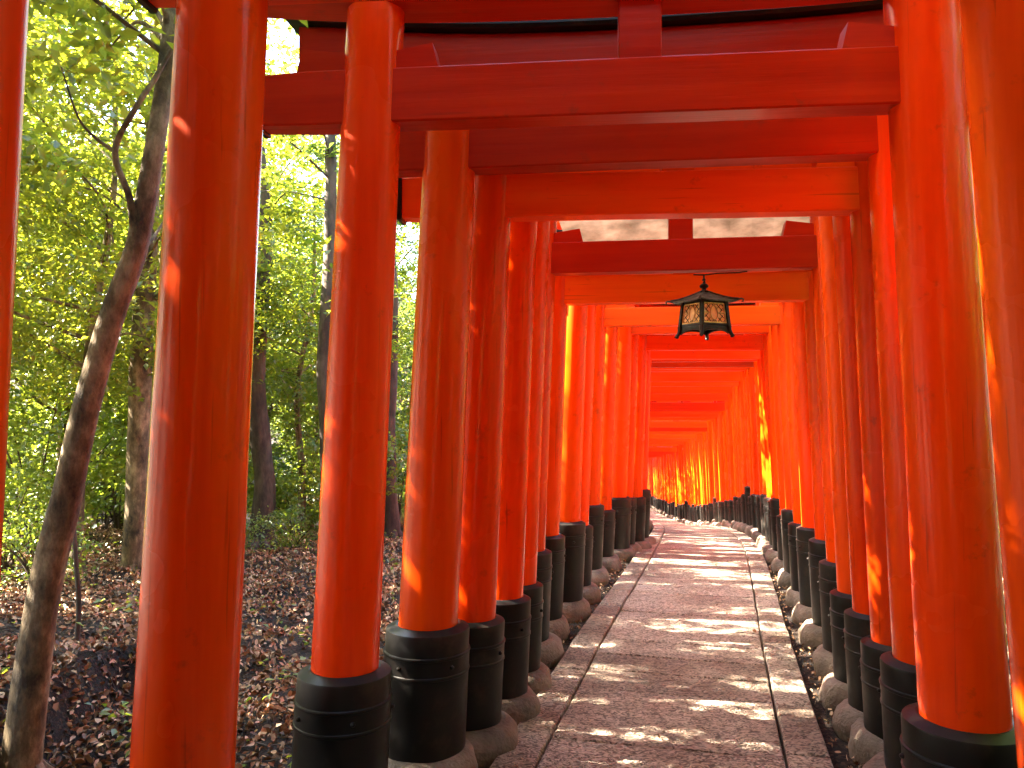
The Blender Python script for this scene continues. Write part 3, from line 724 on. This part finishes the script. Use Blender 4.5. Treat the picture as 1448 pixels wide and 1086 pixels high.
def wood(spots, group, labs):
    for (x, y, kind, s) in spots:
        src = (T_A, T_B, T_C, T_D)[kind]
        place(src, used, x, y, rt.uniform(0, 6.28), s, labs[kind // 2], group)
left = [(-4.9, 6.4, 0, .8), (-6.6, 7.6, 1, 1.0), (-3.9, 9.4, 0, .75), (-5.4, 9.8, 1, .95), (-7.9, 10.6, 0, 1.1), (-2.9, 11.2, 0, .75), (-4.4, 12.9, 1, 1.0), (-2.2, 13.6, 1, .75), (-5.0, 16.4, 1, 1.2), (-6.4, 13.9, 1, 1.1), (-9.4, 29.0, 3, 1.1), (-8.2, 23.2, 2, .95), (.3, 27, 1, .85), (-4.1, 7.7, 0, .85), (-.8, 26.2, 2, .85), (-.3, 30.0, 2, .85), (.3, 34, 2, .85), (1.0, 38.5, 2, .85), (1.7, 43, 2, .9), (-.1, 17.3, 0, .75), (-.3, 20.8, 0, .8), (.1, 23.8, 1, .75), (.8, 31.5, 1, .9), (1.4, 36, 1, .9), (2.0, 40.5, 1, .95), (-3.6, 17.4, 1, .85), (-6.8, 12.8, 0, .9),  # some hidden behind the left pillar row are added to shade the far gates
        (-9.6, 12.6, 2, .9), (-3.6, 14.6, 0, .7), (-5.8, 15.6, 0, .75), (-8.4, 16.4, 1, .7), (-11.8, 16.5, 2, .8), (-4.6, 18.4, 0, .65), (-7.4, 19.6, 0, .7), (-10.8, 20.5, 1, .7),
        (-15.5, 21.5, 2, .8), (-5.4, 23.5, 0, .7), (-9.4, 25.2, 1, .7), (-13.8, 27.0, 1, .8), (-20.5, 28.0, 3, .8), (-6.2, 30.5, 1, .75), (-11.5, 32.0, 1, .8), (-17.0, 36.0, 2, 1.0),
        (-25.5, 37.0, 3, 1.1), (-7.5, 40.0, 1, .9), (-12.5, 42.0, 2, .9), (-19.0, 47.0, 3, 1.2), (-30.0, 46.0, 3, 1.4),
        (-3.0, 1.0, 2, .8), (-2.3, -3.4, 3, .7), (.3, -7.2, 3, .8), (-6.8, 36.5, 3, 1.0), (-7.6, 29.5, 2, .9), (-9.0, 33.5, 3, .9), (-14.5, 24.5, 2, 1.0), (-17.5, 31.0, 3, 1.0), (-12.6, 37.5, 3, 1.1), (-10.0, 44.0, 3, 1.2), (-22.0, 42.0, 3, 1.3), (-12.0, 14.0, 1, .9), (-9.6, 18.6, 0, .8), (-2.9, -.9, 3, .7), (-1.9, 15.8, 0, .8), (-2.9, 21.5, 1, .75), (-4.3, 32.5, 1, .9), (-5.0, 5.3, 0, 1.05), (-4.5, 2.7, 1, .9), (-3.6, 1.9, 2, .75), (-5.9, 1.6, 1, 1.0), (-7.2, 4.6, 2, 1.0), (-5.4, .4, 2, .95), (-8.5, 1.2, 3, .9), (-4.4, -2.4, 3, .8)]  # those beside and behind the viewer, unseen, are added to darken the near gates
wood(left, LG, ("slender maple tree with bright yellow-green leaves in the left wood", "dark evergreen tree with dense deep green crown in the left wood"))
right = [(3.3, .2, 2, .8), (3.5, 2.7, 3, .72), (3.2, -2.2, 3, .7), (2.2, -4.4, 3, .7), (4.9, 4.6, 3, .75), (6.3, 7.6, 2, .8), (8.6, 11.5, 1, .8), (9.8, 16.0, 0, .9), (11.0, 21.0, 1, .9), (12.5, 27.0, 2, .8), (13.5, 34.0, 3, .8), (7.2, 3.0, 3, 1.0), (10.5, 9.0, 3, .9), (14.5, 15.0, 3, .9), (16.5, 25.0, 3, 1.0), (3.9, -1.6, 3, .8)]  # nearest ones, unseen, added as canopy to keep light off the near gates
wood(right, RG, ("slender maple tree in the wood right of the gates", "dark evergreen tree in the wood right of the gates"))

# the leaning tree on the near left, and the straight pale trunk behind it
def pix(px, py, d): return ((px - 724) / 1150 * d, d, 1.5 + (573 - py) / 1150 * d)
def own_tree(name, pts, rads, forks, seed, bark, crown_centers, rad, per, leaf, mat, label, flare=True):
    base = Vector(pts[0]); root = empty(name, base); rng = np.random.default_rng(seed)
    L = [Vector(p) - base for p in pts]; m = MB()
    tr = spline(L, 6); rs = np.interp(np.linspace(0, 1, len(tr)), np.linspace(0, 1, len(rads)), rads)
    m.tube(tr, list(rs), 16, .22, seed)
    if flare:
        for k in range(6):
            a = k * 1.047 + rng.uniform(-.3, .3); q = Vector((math.cos(a), math.sin(a), 0)); ln = rng.uniform(.22, .42)
            m.tube(spline([Vector((0, 0, .16)) + q * rads[0] * .4, q * (rads[0] + .06) + Vector((0, 0, .05)), q * (rads[0] + ln) + Vector((0, 0, -.10))], 4), list(np.linspace(rads[0] * .55, .015, 9)), 8, .3, seed + k)
    for f, fr in forks: m.tube(spline([Vector(p) - base for p in f], 5), list(np.interp(np.linspace(0, 1, (len(f) - 1) * 5 + 1), np.linspace(0, 1, len(fr)), fr)), 10, .2, seed + 9)
    for c in crown_centers[::3]:
        c = Vector(c) - base; s = min(tr, key=lambda p: (p - c).length + abs(p.z - c.z + .3)); md = (s + c) / 2 + Vector((0, 0, .12))
        m.tube(spline([s, md, c], 4), list(np.linspace(.014, .004, 9)), 6, .2, seed)
    m.build("trunk", bark, root, 60)
    P, N = sprays(rng, np.array(crown_centers) - np.array(base), rad, .04, per)
    me = leaf_mesh("crown", P, N, leaf, mat, rng); o = bpy.data.objects.new("crown", me); C.objects.link(o); o.parent = root
    return tag(root, label, "tree")
rng = np.random.default_rng(77)
d = 3.6
zA = gnd(*pix(38, 1050, d)[:2])
trunk = [(pix(36, 1050, d)[0], d, zA - .06)] + [pix(*q) for q in ((50, 960, d), (72, 810, d), (100, 680, d), (128, 560, d), (160, 440, d), (192, 345, d), (213, 225, d), (228, 110, d + .05), (238, 0, d + .1), (250, -160, d + .2), (255, -330, d + .3))]
forks = [([pix(190, 350, d), pix(180, 280, d - .05), pix(158, 212, d - .08), pix(186, 150, d - .1), pix(213, 108, d - .05)], [.020, .016, .014, .012, .011]),
         ([pix(158, 212, d - .08), pix(128, 190, d - .1), pix(104, 160, d - .15), pix(80, 90, d - .2)], [.010, .007, .005, .003]),
         ([pix(196, 350, d), pix(212, 338, d + .1), pix(236, 300, d + .3)], [.014, .008, .004]),
         ([pix(213, 108, d - .05), pix(240, 60, d), pix(300, -40, d + .1)], [.012, .008, .005])]
cc = [np.array(pix(px, py, dd)) for px, py, dd in [(rng.uniform(-160, 420), rng.uniform(-520, -60), rng.uniform(2.9, 5.0)) for _ in range(85)]]
cc += [np.array(pix(px, py, 3.7 + rng.uniform(0, .9))) for px, py in ((60, 40), (120, 10), (150, 60), (90, 90), (40, 120), (170, 20), (200, 60), (120, 110), (70, 0))]
own_tree("leaning_tree", trunk, [.085, .068, .062, .056, .046, .040, .036, .030], forks, 5, M_BARK, cc, .34, 70, .075, M_LEAF, "leaning mottled trunk with a fork, rooted in the leaf bank at far left")
d = 7.9
tb = [(pix(190, 795, d)[0], d, gnd(pix(190, 795, d)[0], d) - .1)] + [pix(*q) for q in ((193, 700, d), (197, 580, d), (201, 460, d), (205, 370, d), (212, 240, d), (216, 100, d), (225, -100, d))]
fk = [([pix(200, 440, d), pix(215, 425, d), pix(245, 395, d - .1), pix(290, 340, d - .2)], [.035, .028, .02, .01]), ([pix(200, 450, d), pix(186, 420, d), pix(165, 380, d - .2), pix(150, 300, d - .3)], [.03, .022, .015, .008])]
cc = [np.array(pix(rng.uniform(-60, 400), rng.uniform(-60, 330), rng.uniform(6.8, 9.2))) for _ in range(60)]
own_tree("straight_tree", tb, [.11, .10, .095, .088, .08, .07], fk, 9, M_BARK, cc, .42, 75, .085, M_LEAF, "straight pale grey trunk behind the leaning tree, rising from the leaf bank")
for i, (px, py, dd, w, lab) in enumerate(((112, 800, 5.2, .014, "bare thin sapling stem beside the leaning trunk"), (372, 745, 10.2, .13, "dark gnarled trunk at the clearing's edge, seen past the first thick pillar"), (466, 720, 9.4, .085, "tall dark trunk seen just left of the second pillar"), (556, 700, 11.5, .10, "brown trunk glimpsed between second and third left pillars"))):
    x0 = (px - 724) / 1150 * dd; z0 = gnd(x0, dd)
    tops = ((110, 640), (366, 330), (462, 190), (548, 290))[i]
    p = [(x0, dd, z0 - .08)] + [tuple(np.array((x0, dd, z0)) * (1 - t) + np.array(pix(tops[0], tops[1], dd)) * t + np.array([.05 * math.sin(7 * t + i), .05 * math.cos(5 * t), 0]) * (0.25 if i == 0 else 1)) for t in (.2, .45, .7, 1.0, 1.35 if i else 1.05)]
    n_ = 3 if i == 0 else 30
    top = np.array(p[-1]); cc = [top + np.array([rng.normal(0, .12 if i == 0 else 1.0), rng.normal(0, .12 if i == 0 else 1.0), rng.uniform(-.1, .1) if i == 0 else rng.uniform(-2.6, .2)]) for _ in range(n_)]
    own_tree(("sapling", "gnarled_tree", "dark_trunk_tree", "brown_trunk_tree")[i], p, [w * 1.25, w, w * .9, w * .8, w * .55], [], 30 + i, M_BARKD, cc, .1 if i == 0 else .45, 14 if i == 0 else 80, .06 if i == 0 else .095, M_LEAF if i != 2 else M_LEAFD, lab, i > 0)

# undergrowth: bushes with several stems
def build_bush(name, seed, h, r, ncl, per, leaf, mat):
    rng = np.random.default_rng(seed); root = empty(name, (0, 0, 0)); m = MB()
    cen = ellip(rng, ncl, (0, 0, h * .58), (r, r, h * .48), .3)
    for c in cen[:10]:
        c = Vector(c); s = Vector((rng.normal(0, .08), rng.normal(0, .08), -.05))
        m.tube(spline([s, Vector((c.x * .35, c.y * .35, c.z * .5)), c], 4), list(np.linspace(.016, .005, 9)), 6)
    m.build("stem", M_BARKD, root, 60)
    P, N = sprays(rng, cen, .26, .05, per, .6); k = P[:, 2] > .02
    me = leaf_mesh("foliage", P[k], N[k], leaf, mat, rng); o = bpy.data.objects.new("foliage", me); C.objects.link(o); o.parent = root
    return root
B_A = build_bush("leafy_bush", 41, 1.5, .8, 44, 55, .07, M_SHRUB)
B_B = build_bush("leafy_bush", 42, 2.1, .9, 60, 55, .08, M_SHRUB)
B_C = build_bush("leafy_bush", 43, .8, .6, 30, 45, .055, M_SHRUB)
bl = ("yellow-green leafy bush under the trees of the left wood", "tall green bush under the trees of the left wood", "low bright shrub at the edge of the leaf litter in the left wood")
usedb = set(); rb = random.Random(4)
spots = []
for dd, x0, x1, st in ((9.0, -6.4, -3.4, 1.7), (10.6, -7.6, -1.8, 1.5), (12.4, -8.6, -.8, 1.5), (14.0, -9.8, .2, 1.5), (16.5, -11, .8, 1.8), (20, -13, 1.5, 2.2)):
    x = x0
    while x < x1:
        spots.append((x + rb.uniform(-.35, .35), dd + rb.uniform(-.5, .5), rb.choice((0, 0, 1, 2) if dd < 11 else (0, 1, 1)), rb.uniform(.8, 1.2))); x += st * rb.uniform(.8, 1.2)
spots += [(-4.2, 7.2, 2, .8), (-5.0, 8.0, 0, .8), (-3.1, 8.6, 2, .7), (-5.9, 6.9, 0, .9), (-2.5, 9.4, 2, .6)]
for (x, y, k_, s) in spots:
    place((B_A, B_B, B_C)[k_], usedb, x, y, rb.uniform(0, 6.28), s, bl[k_], "bushes in the wood left of the gates", "bush")
for (x, y, k_, s) in [(3.4, 2.4, 1, .8), (3.6, 4.2, 0, .9), (4.0, 6.2, 1, .9), (4.7, 8.4, 0, 1.), (5.4, 10.8, 1, 1.), (6.2, 14, 1, 1.1), (6.8, 17.5, 1, 1.1), (7.6, 22, 1, 1.2), (8.4, 27, 1, 1.2)]:
    place((B_A, B_B, B_C)[k_], usedb, x, y, rb.uniform(0, 6.28), s, "leafy bush in the wood right of the gates", "bushes in the wood right of the gates", "bush")

for k, (x, y) in enumerate([(-2.7, .0), (-2.4, -.9), (-2.6, -1.9), (-2.8, -2.9), (-3.0, -4.0), (-2.6, -5.2), (-1.4, -6.2), (.2, -6.4), (1.6, -6.0), (1.9, -4.8), (2.4, -3.6), (2.6, -2.5), (2.8, -1.4), (3.0, -.3), (3.2, .8), (3.5, 1.9), (3.8, 3.0)]):  # unseen bushes added around the near gates to block light
    place(B_B, usedb, x, y, rb.uniform(0, 6.28), 1.45, "tall dense unseen bush added to block light from the nearest gates", "unseen light-blocking bushes added round the nearest gates", "bush")
# fallen leaves
rng = np.random.default_rng(5)
def scatter(n, xs, ys):
    y_ = ys[0] + (ys[1] - ys[0]) * rng.uniform(0, 1, n) ** 1.6; x_ = rng.uniform(xs[0], xs[1], n); return x_, y_
x1, y1 = scatter(190000, (-9.5, 2.0), (1.2, 15))
u = x1 - cx(y1); k = (u < -1.02) & (vnoise(x1, y1, 1.7, 12) + .6 * vnoise(x1, y1, 4.1, 13) + rng.normal(0, .15, len(x1)) > -.36) & ((x1 / np.maximum(y1, .1)) > -.75); x1, y1 = x1[k], y1[k]
y2 = -1 + 14 * rng.uniform(0, 1, 9000); sg = rng.choice((-1, 1), 9000); x2 = cx(y2) + sg * rng.uniform(.72, 1.35, 9000) + .02
y3 = 1 + 12 * rng.uniform(0, 1, 6000); x3 = cx(y3) + rng.uniform(1.2, 3.5, 6000)
y4 = 1 + 10 * rng.uniform(0, 1, 34); x4 = cx(y4) + rng.uniform(-.6, .66, 34)
xa = np.concatenate([x1, x2, x3]); ya = np.concatenate([y1, y2, y3]); za = ground(xa, ya) + rng.uniform(.004, .03, len(xa))
xa = np.concatenate([xa, x4]); ya = np.concatenate([ya, y4]); za = np.concatenate([za, gz(y4) + .045])
P = np.stack([xa, ya, za], 1); N = np.array([0, 0, 1.0]) + rng.normal(0, .7, (len(xa), 3))
sz = np.where(np.abs(xa - cx(ya)) < 1.4, .6, 1.0)
me = leaf_mesh("fallen_leaves", P, N, .040 * sz, M_LITTER, rng, .42, .9, True); o = bpy.data.objects.new("fallen_leaves", me); C.objects.link(o)
tag(o, "dry brown fallen leaves strewn over the forest floor and path edges", "fallen leaves", kind="stuff")

# twigs and little green sprigs on the leaf litter
rng = np.random.default_rng(15); m = MB()
for i in range(260):
    y = 1.6 + 9 * rng.uniform() ** 1.5; x = rng.uniform(-.7 * y, float(cx(y)) - 1.1); a = rng.uniform(0, 6.28); L = rng.uniform(.08, .34)
    q = [(x + math.cos(a) * L * t + .05 * L * math.sin(9 * t + i), y + math.sin(a) * L * t + .05 * L * math.cos(7 * t), gnd(x + math.cos(a) * L * t, y + math.sin(a) * L * t) + .018 + .02 * rng.uniform()) for t in (0, .33, .66, 1)]
    m.tube(q, [.004, .0045, .0035, .002], 5)
tag(m.build("fallen_twigs", M_BARKD, None, 60), "thin dark broken twigs lying among the fallen leaves", "twigs", kind="stuff")
P = []; N = []
for i in range(130):
    y = 2.2 + 9 * rng.uniform() ** 1.2; x = rng.uniform(-.7 * y, float(cx(y)) - 1.3)
    for k in range(int(rng.integers(4, 14))):
        P.append((x + rng.normal(0, .06), y + rng.normal(0, .06), gnd(x, y) + rng.uniform(.03, .14))); N.append((rng.normal(0, .5), rng.normal(0, .5), 1))
me = leaf_mesh("green_seedlings", np.array(P), np.array(N), .05, M_SHRUB, rng); o = bpy.data.objects.new("green_seedlings", me); C.objects.link(o)
tag(o, "tiny green seedlings sprouting through the leaf litter", "seedlings", kind="stuff")
